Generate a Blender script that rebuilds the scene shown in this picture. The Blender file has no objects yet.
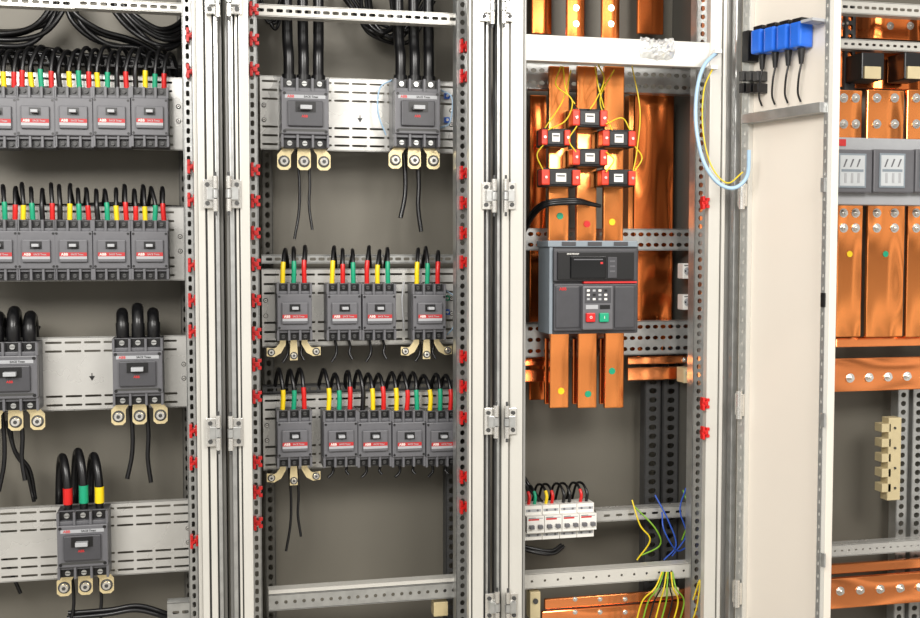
import bpy, bmesh, math, random
from mathutils import Vector, Matrix, Euler
random.seed(7)
F=1100.0; CX,CY=460.0,309.0
CAM=Vector((0,-2.4,1.25))
EUL=Euler((math.radians(87),0,math.radians(-13)))
R=EUL.to_matrix()
def ray(px,py): return R@Vector(((px-CX)/F,-(py-CY)/F,-1))
def W(px,py,y=0.0):
    d=ray(px,py); t=(y-CAM.y)/d.y; return CAM+d*t
def WX(px,py,x):
    d=ray(px,py); t=(x-CAM.x)/d.x; return CAM+d*t
sc=bpy.context.scene
try:
    sc.view_settings.view_transform='Standard'
except Exception: pass
# ---------------------------------------------------------------- materials
def lin(c):
    c/=255.0
    return c/12.92 if c<=0.04045 else ((c+0.055)/1.055)**2.4
MATS={}
def mat(name,rgb,rough=0.5,metal=0.0,var=0.08,scale=30,bump=0.0,stretch=None,spec=0.5,rvar=0.0,trans=0.0,det=4,bdist=.002):
    if name in MATS: return MATS[name]
    m=bpy.data.materials.new(name); m.use_nodes=True
    nt=m.node_tree; b=nt.nodes['Principled BSDF']
    tc=nt.nodes.new('ShaderNodeTexCoord'); mp=nt.nodes.new('ShaderNodeMapping')
    nz=nt.nodes.new('ShaderNodeTexNoise'); cr=nt.nodes.new('ShaderNodeValToRGB')
    nt.links.new(tc.outputs['Object'],mp.inputs['Vector']); nt.links.new(mp.outputs['Vector'],nz.inputs['Vector'])
    if stretch: mp.inputs['Scale'].default_value=stretch
    nz.inputs['Scale'].default_value=scale; nz.inputs['Detail'].default_value=det
    c=[lin(v) for v in rgb]
    cr.color_ramp.elements[0].color=(c[0]*(1-var),c[1]*(1-var),c[2]*(1-var),1)
    cr.color_ramp.elements[1].color=(min(1,c[0]*(1+var)),min(1,c[1]*(1+var)),min(1,c[2]*(1+var)),1)
    cr.color_ramp.elements[0].position=0.3; cr.color_ramp.elements[1].position=0.7
    nt.links.new(nz.outputs['Fac'],cr.inputs['Fac']); nt.links.new(cr.outputs['Color'],b.inputs['Base Color'])
    b.inputs['Roughness'].default_value=rough; b.inputs['Metallic'].default_value=metal
    b.inputs['Specular IOR Level'].default_value=spec; b.inputs['Transmission Weight'].default_value=trans
    if rvar>0:
        mr=nt.nodes.new('ShaderNodeMapRange'); mr.inputs['From Min'].default_value=.3; mr.inputs['From Max'].default_value=.7
        mr.inputs['To Min'].default_value=max(.05,rough-rvar); mr.inputs['To Max'].default_value=rough+rvar
        nt.links.new(nz.outputs['Fac'],mr.inputs['Value']); nt.links.new(mr.outputs['Result'],b.inputs['Roughness'])
    if bump>0:
        bp=nt.nodes.new('ShaderNodeBump'); bp.inputs['Strength'].default_value=bump; bp.inputs['Distance'].default_value=bdist
        nt.links.new(nz.outputs['Fac'],bp.inputs['Height']); nt.links.new(bp.outputs['Normal'],b.inputs['Normal'])
    MATS[name]=m; return m
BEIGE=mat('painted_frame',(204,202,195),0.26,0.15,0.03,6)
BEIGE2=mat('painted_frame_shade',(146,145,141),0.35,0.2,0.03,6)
GROOVE=mat('frame_groove',(62,62,61),0.5,0,0.03,6)  # dark grey that paints shade into the post grooves; plain grey elsewhere
DOORM=mat('painted_door',(230,222,210),0.4,0,0.015,4)
PLATE=mat('zinc_plate',(202,201,197),0.28,0.45,0.06,9,0.06,None,.5,.06)
ZINC=mat('galvanized_steel',(184,185,183),0.28,0.7,0.14,40,0.12)
DZINC=mat('dark_rail',(76,76,76),0.5,0.4,0.1,40)
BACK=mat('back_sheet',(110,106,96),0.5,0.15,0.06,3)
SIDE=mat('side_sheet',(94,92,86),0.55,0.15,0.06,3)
BRK=mat('breaker_housing',(66,66,70),0.42,0,0.06,60,0.05)
BRK2=mat('breaker_cover',(98,98,102),0.4,0,0.05,60)
BLK=mat('black_plastic',(15,15,17),0.35,0,0.1,50)
CAB=mat('black_cable_sheath',(15,15,17),0.3,0,0.1,30)
RED=mat('red_plastic',(206,30,28),0.35,0,0.06,30)
ORR=mat('orange_red_plastic',(218,58,34),0.35,0,0.06,30)
REDL=mat('red_ink',(200,40,40),0.5,0,0.03,30)
REDD=mat('dark_red_ink',(178,40,42),0.5,0,0.03,30)
WHT=mat('white_plastic',(232,230,224),0.4,0,0.02,30)
LGR=mat('light_grey_plastic',(168,170,173),0.4,0,0.03,30)
PALE=mat('pale_window',(196,200,202),0.15,0,0.06,20)
BLU=mat('blue_plastic',(36,104,214),0.3,0,0.06,30)
YEL=mat('yellow_sleeve',(242,208,22),0.4,0,0.05,30)
GRN=mat('green_sleeve',(18,155,115),0.4,0,0.05,30)
YGW=mat('yellow_wire_sheath',(226,200,36),0.4,0,0.08,30)
GGW=mat('green_wire_sheath',(120,170,40),0.4,0,0.08,30)
BLW=mat('blue_wire_sheath',(50,90,190),0.4,0,0.08,30)
GBL=mat('conduit_pale_blue',(165,195,220),0.35,0,0.05,30)
LUG=mat('tinned_brass_lug',(240,222,175),0.25,0.65,0.08,40)
STL=mat('steel_bolt',(225,223,218),0.2,0.82,0.06,60)
CRM=mat('cream_insulator',(205,190,150),0.5,0,0.05,30)
COP=mat('copper_bar',(250,152,84),0.19,0.95,0.10,2.4,0.8,(5,1,1.6),.5,.04,0,0,.06)
COPH=mat('copper_bar_cross',(248,150,90),0.19,0.95,0.10,2.4,0.8,(1.8,1,4),.5,.04,0,0,.06)
COPD=mat('copper_bar_aged',(222,120,60),0.2,0.95,0.20,2.4,0.8,(7,1,1.2),.5,.05,0,0,.07)
SCR=mat('display_glass',(6,7,10),0.08,0,0.05,30)
FLOORM=mat('floor_screed',(150,146,138),0.6,0,0.08,4)
WALLM=mat('wall_paint',(190,186,178),0.7,0,0.03,4)
BAG=mat('clear_bag',(240,242,242),0.12,0,0.03,60,0.3,None,.6,0,.7)
BGR=mat('breaker_side_bluegrey',(132,142,150),0.4,0,0.04,30)
# ---------------------------------------------------------------- mesh builder
WL={}
def nw(o): return WL[o.name]
class MB:
    def __init__(s): s.v=[];s.f=[];s.m=[];s.sm=[]
    def add(s,vs,fs,m,smooth=False):
        o=len(s.v); s.v+= [Vector(p) for p in vs]
        for f in fs: s.f.append([i+o for i in f]); s.m.append(m); s.sm.append(smooth)
    def box(s,x0,x1,y0,y1,z0,z1,m,bev=0.0):
        if x0>x1:x0,x1=x1,x0
        if y0>y1:y0,y1=y1,y0
        if z0>z1:z0,z1=z1,z0
        if bev<=0:
            v=[(x,y,z) for x in(x0,x1) for y in(y0,y1) for z in(z0,z1)]
            s.add(v,[(0,1,3,2),(4,6,7,5),(0,4,5,1),(2,3,7,6),(0,2,6,4),(1,5,7,3)],m); return s
        bm=bmesh.new(); bmesh.ops.create_cube(bm,size=1)
        for v in bm.verts:
            v.co=Vector(((x0+x1)/2+v.co.x*(x1-x0),(y0+y1)/2+v.co.y*(y1-y0),(z0+z1)/2+v.co.z*(z1-z0)))
        bmesh.ops.bevel(bm,geom=bm.edges[:],offset=bev,segments=2,affect='EDGES',profile=0.6)
        bm.verts.index_update()
        s.add([v.co.copy() for v in bm.verts],[[v.index for v in f.verts] for f in bm.faces],m); bm.free(); return s
    def cyl(s,p,ax,r,h,m,n=14,r2=None,smooth=True):
        ax=Vector(ax).normalized(); p=Vector(p); r2=r if r2 is None else r2
        a=ax.orthogonal().normalized(); b=ax.cross(a)
        vs=[];
        for k in range(n):
            t=2*math.pi*k/n; d=a*math.cos(t)+b*math.sin(t); vs.append(p+d*r); vs.append(p+d*r2+ax*h)
        fs=[(2*k,2*((k+1)%n),2*((k+1)%n)+1,2*k+1) for k in range(n)]
        s.add(vs,fs,m,smooth)
        s.add([vs[2*k] for k in range(n)],[list(range(n))[::-1]],m); s.add([vs[2*k+1] for k in range(n)],[list(range(n))],m)
        return s
    def bolt(s,x,y,z,r,m=STL):
        s.cyl((x,y,z),(0,-1,0),r*1.4,0.0015,m,18)
        s.cyl((x,y-0.0015,z),(0,-1,0),r,r*0.8,m,6,None,False)
        s.cyl((x,y-0.0015-r*0.8,z),(0,-1,0),r*0.55,r*0.6,m,10)
        return s
    def rbolt(s,x,y,z,r):
        s.cyl((x,y,z),(0,-1,0),r*1.45,0.001,GROOVE,18)
        s.cyl((x,y-.001,z),(0,-1,0),r*1.15,r*.8,STL,18,r*.95)
        s.cyl((x,y-.001-r*.8,z),(0,-1,0),r*.5,.0004,GROOVE,6); return s
    def tube(s,pts,r,m,n=8,caps=True):
        pts=[Vector(p) for p in pts]; rings=[]
        t=(pts[1]-pts[0]).normalized(); a=t.orthogonal().normalized()
        for i,p in enumerate(pts):
            if i==0: t=(pts[1]-pts[0])
            elif i==len(pts)-1: t=(pts[-1]-pts[-2])
            else: t=pts[i+1]-pts[i-1]
            t.normalize(); a=(a-t*a.dot(t)); a.normalize(); b=t.cross(a)
            rings.append([p+(a*math.cos(2*math.pi*k/n)+b*math.sin(2*math.pi*k/n))*r for k in range(n)])
        vs=[v for q in rings for v in q]; fs=[]
        for i in range(len(rings)-1):
            for k in range(n):
                fs.append((i*n+k,i*n+(k+1)%n,(i+1)*n+(k+1)%n,(i+1)*n+k))
        s.add(vs,fs,m,True)
        if caps:
            s.add(rings[0],[list(range(n))[::-1]],m); s.add(rings[-1],[list(range(n))],m)
        return s
    def fprism(s,prof,y0,y1,m):
        n=len(prof)
        vs=[(x,y0,z) for x,z in prof]+[(x,y1,z) for x,z in prof]
        fs=[(k,(k+1)%n,(k+1)%n+n,k+n) for k in range(n)]+[list(range(n))[::-1],[k+n for k in range(n)]]
        s.add(vs,fs,m); return s
    def perf(s,u0,u1,v0,v1,w,th,rows,m,vert=False,side=False):
        def P(u,v,q):
            if side: return (w+q,u,v) if not vert else (w+q,v,u)
            return (u,w+q,v) if not vert else (v,w+q,u)
        def rect(a,b,c,d):
            if b-a<1e-6 or d-c<1e-6: return
            vs=[P(x,y,q) for x in(a,b) for y in(c,d) for q in(0,th)]
            s.add(vs,[(0,1,3,2),(4,6,7,5),(0,4,5,1),(2,3,7,6),(0,2,6,4),(1,5,7,3)],m)
        cur=v0
        for (vc,hl,hh,pitch) in sorted(rows):
            mg=hh*1.35
            if vc-mg<cur-1e-6 or vc+mg>v1+1e-6: continue
            rect(u0,u1,cur,vc-mg); n=int((u1-u0)/pitch)
            e=((u1-u0)-n*pitch)/2
            rect(u0,u0+e,vc-mg,vc+mg); rect(u1-e,u1,vc-mg,vc+mg)
            for k in range(n):
                cu=u0+e+(k+.5)*pitch; o=[];h=[]
                dr=[(1,0),(1,1),(0,1),(-1,1),(-1,0),(-1,-1),(0,-1),(1,-1)]
                for dx,dy in dr:
                    o.append((cu+dx*pitch/2,vc+dy*mg)); 
                    if dx and dy: 
                        if hl>hh*1.5: h.append((cu+dx*(hl-hh*.3),vc+dy*hh*.9))
                        else: h.append((cu+dx*hl*.72,vc+dy*hh*.72))
                    else: h.append((cu+dx*hl,vc+dy*hh))
                vs=[P(a,b,0) for a,b in o]+[P(a,b,0) for a,b in h]+[P(a,b,th) for a,b in o]+[P(a,b,th) for a,b in h]
                fs=[]
                for i in range(8):
                    j=(i+1)%8; fs+=[(i,j,j+8,i+8),(i+16,i+24,j+24,j+16),(i+8,j+8,j+24,i+24)]
                s.add(vs,fs,m)
            cur=vc+mg
        rect(u0,u1,cur,v1); return s
    def text(s,txt,size,x,y,z,m,ext=0.0004,align='CENTER'):
        cu=bpy.data.curves.new('t','FONT'); cu.body=txt; cu.size=size; cu.extrude=ext; cu.align_x=align; cu.align_y='CENTER'; cu.resolution_u=2; cu.offset=size*0.02
        o=bpy.data.objects.new('t',cu); sc.collection.objects.link(o)
        bpy.context.view_layer.update()
        me=bpy.data.meshes.new_from_object(o.evaluated_get(bpy.context.evaluated_depsgraph_get()))
        s.add([(x+v.co.x,y-v.co.z,z+v.co.y) for v in me.vertices],[list(p.vertices) for p in me.polygons],m)
        bpy.data.objects.remove(o); bpy.data.curves.remove(cu); bpy.data.meshes.remove(me); return s
    def rd(s): s.v=[rotd(v) for v in s.v]; return s
    def build(s,name,parent=None,label=None,cat=None,group=None,origin=None,kind=None):
        if origin is None:
            mn=Vector([min(v[i] for v in s.v) for i in range(3)]); mx=Vector([max(v[i] for v in s.v) for i in range(3)])
            origin=(mn+mx)/2
        origin=Vector(origin)
        me=bpy.data.meshes.new(name); me.from_pydata([tuple(v-origin) for v in s.v],[],s.f)
        ms=[]
        for m in s.m:
            if m not in ms: ms.append(m)
        for m in ms: me.materials.append(m)
        for i,p in enumerate(me.polygons): p.material_index=ms.index(s.m[i]); p.use_smooth=s.sm[i]
        bm=bmesh.new(); bm.from_mesh(me); bmesh.ops.recalc_face_normals(bm,faces=bm.faces[:]); bm.to_mesh(me); bm.free()
        o=bpy.data.objects.new(name,me); sc.collection.objects.link(o); WL[o.name]=origin.copy()
        if parent: o.parent=parent; o.location=origin-nw(parent)
        else: o.location=origin
        tag(o,label,cat,group,kind); return o
def tag(o,label=None,cat=None,group=None,kind=None):
    if label:o['label']=label
    if cat:o['category']=cat
    if group:o['group']=group
    if kind:o['kind']=kind
def thing(name,loc,label,cat,group=None):
    o=bpy.data.objects.new(name,None); o.empty_display_size=0.02; o.location=Vector(loc); sc.collection.objects.link(o)
    WL[o.name]=Vector(loc); tag(o,label,cat,group); return o
def copytree(o,newloc=None,parent=None,label=None,group=None):
    c=o.copy(); sc.collection.objects.link(c)
    if parent: c.parent=parent
    if newloc is not None: c.location=Vector(newloc)
    WL[c.name]=(Vector(newloc) if newloc is not None else WL[parent.name]+c.location)
    for ch in list(o.children): copytree(ch,None,c)
    if label:c['label']=label
    if group:c['group']=group
    return c
def smooth(pts,k=6):
    pts=[Vector(p) for p in pts]; P=[pts[0]*2-pts[1]]+pts+[pts[-1]*2-pts[-2]]; out=[]
    for i in range(1,len(P)-2):
        a,b,c,d=P[i-1:i+3]
        for j in range(k):
            t=j/k; out.append(0.5*((2*b)+(c-a)*t+(2*a-5*b+4*c-d)*t*t+(3*b-a-3*c+d)*t**3))
    out.append(pts[-1]); return out
SLN={RED:'red sleeve',YEL:'yellow sleeve',GRN:'green sleeve',BLK:'black sleeve'}
def wire(pts,r,m,label,sleeve=None,group=None,name='wire',slen=0.03,n=8,cat='wire',fat=1.3,s0=0.0):
    d=smooth(pts,8); o=MB().tube(d,r,m,n).build(name,None,label,cat,group)
    if sleeve:
        L=0;k=1;a=0
        while k<len(d)-1 and L<slen+s0:
            L+=(d[k]-d[k-1]).length; k+=1
            if L<s0: a=k
        MB().tube(d[a:k],r*fat,sleeve,n).build('wire_sleeve',o,SLN.get(sleeve))
    return o
# ---------------------------------------------------------------- setting
MB().box(-1.6,3.2,-4.5,0.5,-0.05,0.0,FLOORM).build('floor',kind='structure')
MB().box(-1.6,3.2,0.42,0.5,0.0,3.0,WALLM).build('wall_back',kind='structure')
# ---------------------------------------------------------------- cabinets
ZT=2.1
Xf=lambda px,y=-0.2: W(px,309,y).x
BK=0.12
cabs=[]
div=[-0.62,Xf(226),Xf(493),Xf(731),2.0]
names=["open light grey switchgear cabinet with rows of small breakers","open light grey switchgear cabinet with two large and nine small breakers","open light grey switchgear cabinet with large air breaker and copper bars","open light grey switchgear cabinet with switch disconnector and bolted copper"]
for i in range(4):
    a,b=div[i],div[i+1]
    c=thing('switchgear_cabinet',((a+b)/2,BK,0),names[i],'electrical cabinet','row of switchgear cabinets'); cabs.append(c)
    MB().box(a+0.004,b-0.004,BK,BK+0.003,0.05,ZT-.02,BACK).build('back_panel',c)
    MB().box(a+0.001,a+0.003,-0.1,BK,0.05,ZT-.02,SIDE).build('side_panel',c)
    MB().box(b-0.003,b-0.001,-0.1,BK,0.05,ZT-.02,SIDE).build('side_panel',c)
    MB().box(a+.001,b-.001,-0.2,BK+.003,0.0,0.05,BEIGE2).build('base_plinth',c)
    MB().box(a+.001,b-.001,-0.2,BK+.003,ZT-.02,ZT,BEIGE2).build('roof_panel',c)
def clip(px,py,y,parent,s=1.0):
    p=W(px,py,y); b=MB(); x,z=p.x,p.z
    b.box(x-.009*s,x+.006*s,y-.012,y,z-.005*s,z+.005*s,RED,.001)
    b.box(x-.009*s,x-.003*s,y-.016,y-.002,z+.003*s,z+.014*s,RED,.001); b.box(x-.009*s,x-.003*s,y-.016,y-.002,z-.014*s,z-.003*s,RED,.001)
    b.box(x+.002*s,x+.010*s,y-.010,y-.001,z+.004*s,z+.011*s,RED,.001); b.box(x+.002*s,x+.010*s,y-.010,y-.001,z-.011*s,z-.004*s,RED,.001)
    b.cyl((x-.001*s,y-.012,z),(0,-1,0),.0025*s,.004,RED,10)
    b.build('retaining_clip',parent,'red plastic retaining clip')
def hinge(px,py,y,parent,s=1.0,flip=1):
    p=W(px,py,y); x,z=p.x,p.z; b=MB()
    b.box(x-.013*s,x+.013*s,y-.005,y,z-.028*s,z+.028*s,STL,.0015)
    b.cyl((x+flip*.010*s,y-.012,z-.034*s),(0,0,1),.0055*s,.024*s,STL,14)
    b.cyl((x+flip*.010*s,y-.012,z-.008*s),(0,0,1),.0065*s,.016*s,ZINC,14)
    b.cyl((x+flip*.010*s,y-.012,z+.010*s),(0,0,1),.0055*s,.024*s,STL,14)
    b.cyl((x+flip*.010*s,y-.012,z-.042*s),(0,0,1),.0025*s,.084*s,DZINC,10)
    b.box(x-.006*s,x+.008*s,y-.014,y-.004,z-.012*s,z+.012*s,ZINC,.001)
    b.cyl((x-flip*.005*s,y-.005,z+.018*s),(0,-1,0),.0045,.003,GROOVE,10); b.cyl((x-flip*.005*s,y-.005,z-.018*s),(0,-1,0),.0045,.003,GROOVE,10)
    b.build('hinge',parent,'bright metal hinge')
Z0,Z1=.05,ZT-.02
def band(b,pa,pb,y,m=BEIGE,yb=None,bev=0.0022):
    b.box(Xf(pa,y),Xf(pb,y),y,(y+.02 if yb is None else yb),Z0,Z1,m,bev)
b=MB(); band(b,195.5,199.5,-.185); band(b,199.5,206.5,-.2); band(b,206.5,209,-.192,GROOVE,-.18,0); band(b,208.5,215,-.2); band(b,215,216.8,-.192,GROOVE,-.18,0); band(b,216.6,220.5,-.2,ZINC)
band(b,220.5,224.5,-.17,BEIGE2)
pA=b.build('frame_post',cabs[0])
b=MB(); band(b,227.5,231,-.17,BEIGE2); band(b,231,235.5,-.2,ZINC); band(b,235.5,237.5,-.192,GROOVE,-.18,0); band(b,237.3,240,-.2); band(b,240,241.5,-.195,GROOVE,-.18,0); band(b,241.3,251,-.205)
pB=b.build('frame_post',cabs[1])
b=MB(); band(b,469,471.5,-.208); band(b,471.5,472.8,-.198,GROOVE,-.18,0);band(b,472.7,484,-.205); band(b,484.3,486,-.192,GROOVE,-.18,0); band(b,486,488.5,-.195,ZINC); band(b,488.8,490.8,-.175,DZINC)
pC=b.build('frame_post',cabs[1])
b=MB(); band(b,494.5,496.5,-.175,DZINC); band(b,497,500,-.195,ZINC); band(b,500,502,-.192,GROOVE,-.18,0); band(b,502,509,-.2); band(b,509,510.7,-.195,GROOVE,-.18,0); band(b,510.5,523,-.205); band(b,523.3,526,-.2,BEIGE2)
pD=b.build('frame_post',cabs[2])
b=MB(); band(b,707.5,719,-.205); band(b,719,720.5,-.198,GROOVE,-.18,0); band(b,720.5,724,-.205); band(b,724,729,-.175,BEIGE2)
pE=b.build('frame_post',cabs[2])
b=MB(); band(b,732.5,738,-.2,ZINC)
pF=b.build('frame_post',cabs[3])
def slotpost(pa,pb,y,parent,m=ZINC,z0=Z0,z1=Z1,label='perforated zinc upright'):
    x0,x1=Xf(pa,y),Xf(pb,y); w=x1-x0
    b=MB().perf(z0,z1,x0,x1,y,.002,[((x0+x1)/2,.006,w*.2,.0185)],m,vert=True)
    b.box(x0-.001,x0+.001,y,y+.03,z0,z1,m); b.box(x1-.001,x1+.001,y,y+.03,z0,z1,m)
    return b.build('slotted_upright',parent,label)
u1=slotpost(186,195,-.12,cabs[0]); u2=slotpost(249.5,259,-.12,cabs[1]); u3=slotpost(456.5,468.5,-.12,cabs[1]); u4=slotpost(694,705,-.12,cabs[2])
for y in (36,72,167,200,265,300,331,430,462,540): clip(190.5+y*.008,y,-.122,u1)
for y in (10,40,70,170,201,233,264,300,333,364,396,461,491,522): clip(253.5+y*.008,y,-.122,u2)
for y in (47,77,173,203,233,262,356,386,417,476,506): clip(463,y,-.122,u3)
for y in (203,403,432): clip(703.5,y,-.2,u4,1.0)
for (px,py,pp,fl) in [(210,194,pA,1),(234,194,pB,-1),(213,432,pA,1),(236,432,pB,-1),(488,196,pC,1),(509,196,pD,-1),(490,421,pC,1),(510,421,pD,-1),(486,8,pC,1),(507,8,pD,-1),(491,606,pC,1),(511,606,pD,-1),(212,0,pA,1),(234,0,pB,-1)]:
    hinge(px,py,-.206,pp,1.0,fl)
# ---- rails & plates
def rail(cab,p0,p1,ya,yb,y,rows=2,m=ZINC,hl=.007,hh=.0035,pitch=.019,dep=.03,name='cross_rail',pmid=None):
    pm=(p0+p1)/2 if pmid is None else pmid
    x0,x1=W(p0,309,y).x,W(p1,309,y).x; z1,z0=W(pm,ya,y).z,W(pm,yb,y).z; h=z1-z0
    rr=[(z0+h*(k+.5)/rows,hl,min(hh,h/rows*.36),pitch) for k in range(rows)]
    b=MB().perf(x0,x1,z0,z1,y,.002,rr,m)
    b.box(x0,x1,y,y+dep,z1-.001,z1+.001,m); b.box(x0,x1,y,y+dep,z0-.001,z0+.001,m)
    return b.build(name,cab)
def plate(cab,p0,p1,ya,yb,y=0,arrow=None,fr=(.07,.19,.31,.69,.81,.93),hl=.0165,pitch=.0385):
    pm=(p0+p1)/2
    x0,x1=W(p0,309,y).x,W(p1,309,y).x; z1,z0=W(pm,ya,y).z,W(pm,yb,y).z; h=z1-z0
    b=MB().perf(x0,x1,z0,z1,y,.002,[(z0+h*f,hl,.0024,pitch) for f in fr],PLATE)
    b.box(x0,x1,y,y+.012,z1-.001,z1+.0008,PLATE); b.box(x0,x1,y,y+.012,z0-.0008,z0+.001,PLATE)
    for cx in (x0+.008,x1-.008):
        for cz in (z0+h*.4,z0+h*.6): b.rbolt(cx,y,cz,.0035)
    if arrow:
        q=W(arrow[0],arrow[1],y); b.fprism([(q.x-.006,q.z),(q.x+.006,q.z),(q.x,q.z-.01)],y-.0006,y,BLK); b.box(q.x-.001,q.x+.001,y-.0006,y,q.z,q.z+.006,BLK)
    return b.build('mounting_plate',cab,'perforated zinc mounting plate')
C1,C2,C3,C4=cabs
plate(C1,-110,185,73,147); plate(C1,-110,185,206,281); plate(C1,-110,187,338,411,arrow=(92,376),fr=(.07,.19,.81,.93)); plate(C1,-110,189,507,580)
plate(C2,262,455,79,151,arrow=(360,118)); plate(C2,262,455,269,345,arrow=None); plate(C2,262,455,393,466)
rail(C1,80,186,1,10,-.1,1,BEIGE); rail(C1,-60,80,-4,5,-.1,1,BEIGE)
rail(C1,-60,180,58,64,.02,1,DZINC); rail(C2,262,455,255,263,.03,1,ZINC); rail(C2,262,455,384,391,.03,1,DZINC)
rail(C2,258,458,9,20,-.11,1,BEIGE)
rail(C2,266,461,589,604,-.1,1,ZINC,hh=.004,hl=.004); rail(C1,163,190,603,622,-.1,1,ZINC)
b=MB(); 
x0,x1=W(266,309,-.1).x,W(461,309,-.1).x; z=W(363,586,-.1).z; b.box(x0,x1,-.1,-.07,z-.004,z+.004,BEIGE); b.build('cross_rail',C2)
def vladder(cab,p0,p1,ya,yb,y,m=DZINC,cols=1,pitch=.022):
    x0,x1=W(p0,ya,y).x,W(p1,ya,y).x; z0,z1=W(p0,yb,y).z,W(p0,ya,y).z; w=x1-x0
    b=MB().perf(z0,z1,x0,x1,y,.002,[(x0+w*(k+.5)/cols,.007,w/cols*.26,pitch) for k in range(cols)],m,vert=True)
    b.box(x0-.001,x0+.001,y,y+.03,z0,z1,m); b.box(x1-.001,x1+.001,y,y+.03,z0,z1,m)
    b.build('slotted_upright',cab,'dark perforated upright')
vladder(C2,446,457,425,640,.06); vladder(C2,262,272,150,640,.08,SIDE)
vladder(C1,177,186,0,640,.09,SIDE)
vladder(C3,646,661,340,640,.05); vladder(C3,664,679,340,640,.05)
x0,x1=W(519,309,-.2).x,W(713,309,-.2).x
b=MB(); z1,z0=W(616,38,-.2).z,W(616,64,-.2).z; b.box(x0+.012,x1-.004,-.2,-.185,z0,z1,BEIGE,.002); b.box(x0+.012,x1-.004,-.185,-.16,z1-.003,z1,BEIGE)
b.build('top_beam',C3,'pale painted top beam')
rail(C3,520,694,67,91,-.03,2,ZINC,hl=.007,hh=.005); rail(C3,524,692,229,250,-.01,2,ZINC,hh=.005); rail(C3,524,692,322,355,-.01,3,ZINC,hh=.005)
rail(C3,525,694,569,583,-.11,1,BEIGE,hl=.003,hh=.003,pitch=.03); 
rail(C3,597,692,508,519,-.01,1,PLATE,hl=.008,hh=.003,pitch=.03)
rail(C4,836,975,4,16,-.05,1,BEIGE); rail(C4,836,975,42,51,0,1,BEIGE,hl=.005,hh=.003); rail(C4,828,975,541,552,-.05,1,PLATE,hl=.003,hh=.002)
vladder(C4,899,909,380,640,.05,ZINC); vladder(C4,914,925,380,640,.05,ZINC)
vladder(C4,846,856,0,90,.05,DZINC)
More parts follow.
